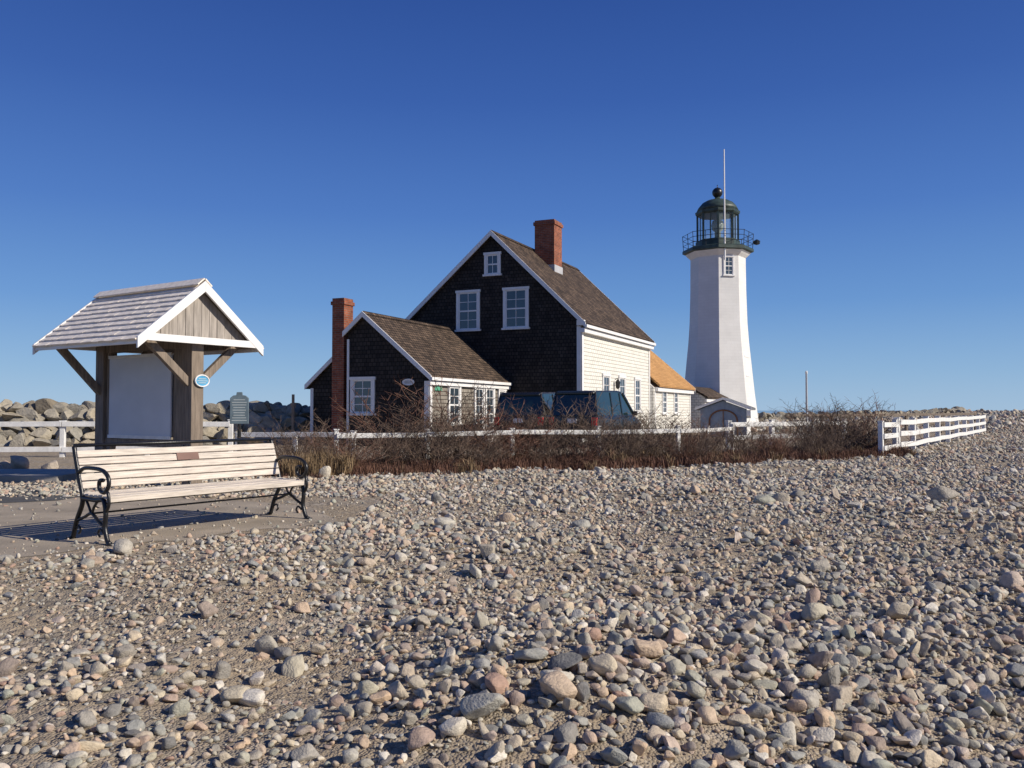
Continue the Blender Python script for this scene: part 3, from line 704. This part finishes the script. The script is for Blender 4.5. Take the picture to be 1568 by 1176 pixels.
while xx<10.4:
    f=front(xx)+.25*math.sin(xx*2.3)
    for row in range(4):
        if random.random()<.20: continue
        x=xx+random.uniform(-.3,.3); y=f+.3+row*.72+random.uniform(-.25,.25)
        hm=float(np.interp(x,[-4.5,-3.3,-2,-.5,.4,1.3,2.2,4,6,7.8,8.8,10.2],[.62,.95,1.15,1.05,.98,1.10,.88,.82,.70,.75,1.12,.95]))*(.64+.155*row)
        s=hm*random.uniform(.68,1.18); pos.append((x,y,float(th(x,y)))); rot.append((0,0,random.uniform(0,6.28))); sc.append((s*1.2,s*1.2,s)); ids.append(random.choice((0,1,2,3,0,1,2,3,4,5)))
    xx+=.56
instancer('bare_shrub_thicket',pos,rot,sc,ids,bc)
for _ in range(850):
    x=random.uniform(-4.8,10.6); y=front(x)+.25*math.sin(x*2.3)+random.triangular(-.8,3.2,.4); gp.append((x,y,float(th(x,y)))); s=random.uniform(.45,1.2)
    gr.append((0,0,random.uniform(0,6.28))); gs.append((s,s,s)); gi_.append(random.choice((3,4,5)) if random.random()<.90 else random.choice((0,1)))
for _ in range(45):
    x=random.gauss(-3.5,.3); y=front(x)+random.uniform(-.5,.4); s=random.uniform(.8,1.6); gp.append((x,y,float(th(x,y))));gr.append((0,0,random.uniform(0,6.28)));gs.append((s*.7,s*.7,s));gi_.append(random.choice((0,1,2)))
instancer('dry_undergrowth',gp,gr,gs,gi_,gc)

# ------------------------------------------------------------ light, sky, camera
AZ=rad(110); EL=rad(31)
sv=Vector((math.sin(AZ)*math.cos(EL),math.cos(AZ)*math.cos(EL),math.sin(EL)))
sun=bpy.data.lights.new('sun','SUN'); sun.energy=5.0; sun.angle=rad(.5); sun.color=(1,.915,.79)
so=bpy.data.objects.new('sun',sun); so.rotation_euler=sv.to_track_quat('Z','Y').to_euler(); so.location=(20,-5,20); scene.collection.objects.link(so)
w=bpy.data.worlds.new('World'); scene.world=w; w.use_nodes=True; nt=w.node_tree
sk=nt.nodes.new('ShaderNodeTexSky'); sk.sky_type='NISHITA'; sk.sun_disc=False; sk.sun_elevation=EL; sk.sun_rotation=AZ
sk.air_density=1.0; sk.dust_density=.1; sk.ozone_density=2.0; sk.altitude=0
tc=nt.nodes.new('ShaderNodeTexCoord'); sx=nt.nodes.new('ShaderNodeSeparateXYZ'); nt.links.new(tc.outputs['Generated'],sx.inputs[0])
gr_=ramp(nt,[(0,(.31,.50,.73)),(.04,(.235,.43,.70)),(.12,(.120,.29,.64)),(.22,(.062,.18,.54)),(.34,(.030,.105,.41)),(.46,(.016,.066,.31)),(1,(.010,.045,.21))])
nt.links.new(sx.outputs[2],gr_.inputs[0])
vm=nt.nodes.new('ShaderNodeVectorMath'); vm.operation='SCALE'; vm.inputs['Scale'].default_value=11.3; nt.links.new(gr_.outputs[0],vm.inputs[0])
mx=nt.nodes.new('ShaderNodeMixRGB'); mx.inputs[0].default_value=.86
nt.links.new(sk.outputs[0],mx.inputs[1]); nt.links.new(vm.outputs[0],mx.inputs[2])
nt.links.new(mx.outputs[0],nt.nodes['Background'].inputs[0]); nt.nodes['Background'].inputs[1].default_value=.09
cam=bpy.data.cameras.new('camera'); co=bpy.data.objects.new('camera',cam); scene.collection.objects.link(co)
co.location=(0,0,1.2); co.rotation_euler=(rad(90+1.744),0,0); cam.lens=30.17; cam.sensor_width=36; cam.clip_end=20000; cam.clip_start=.05
scene.camera=co
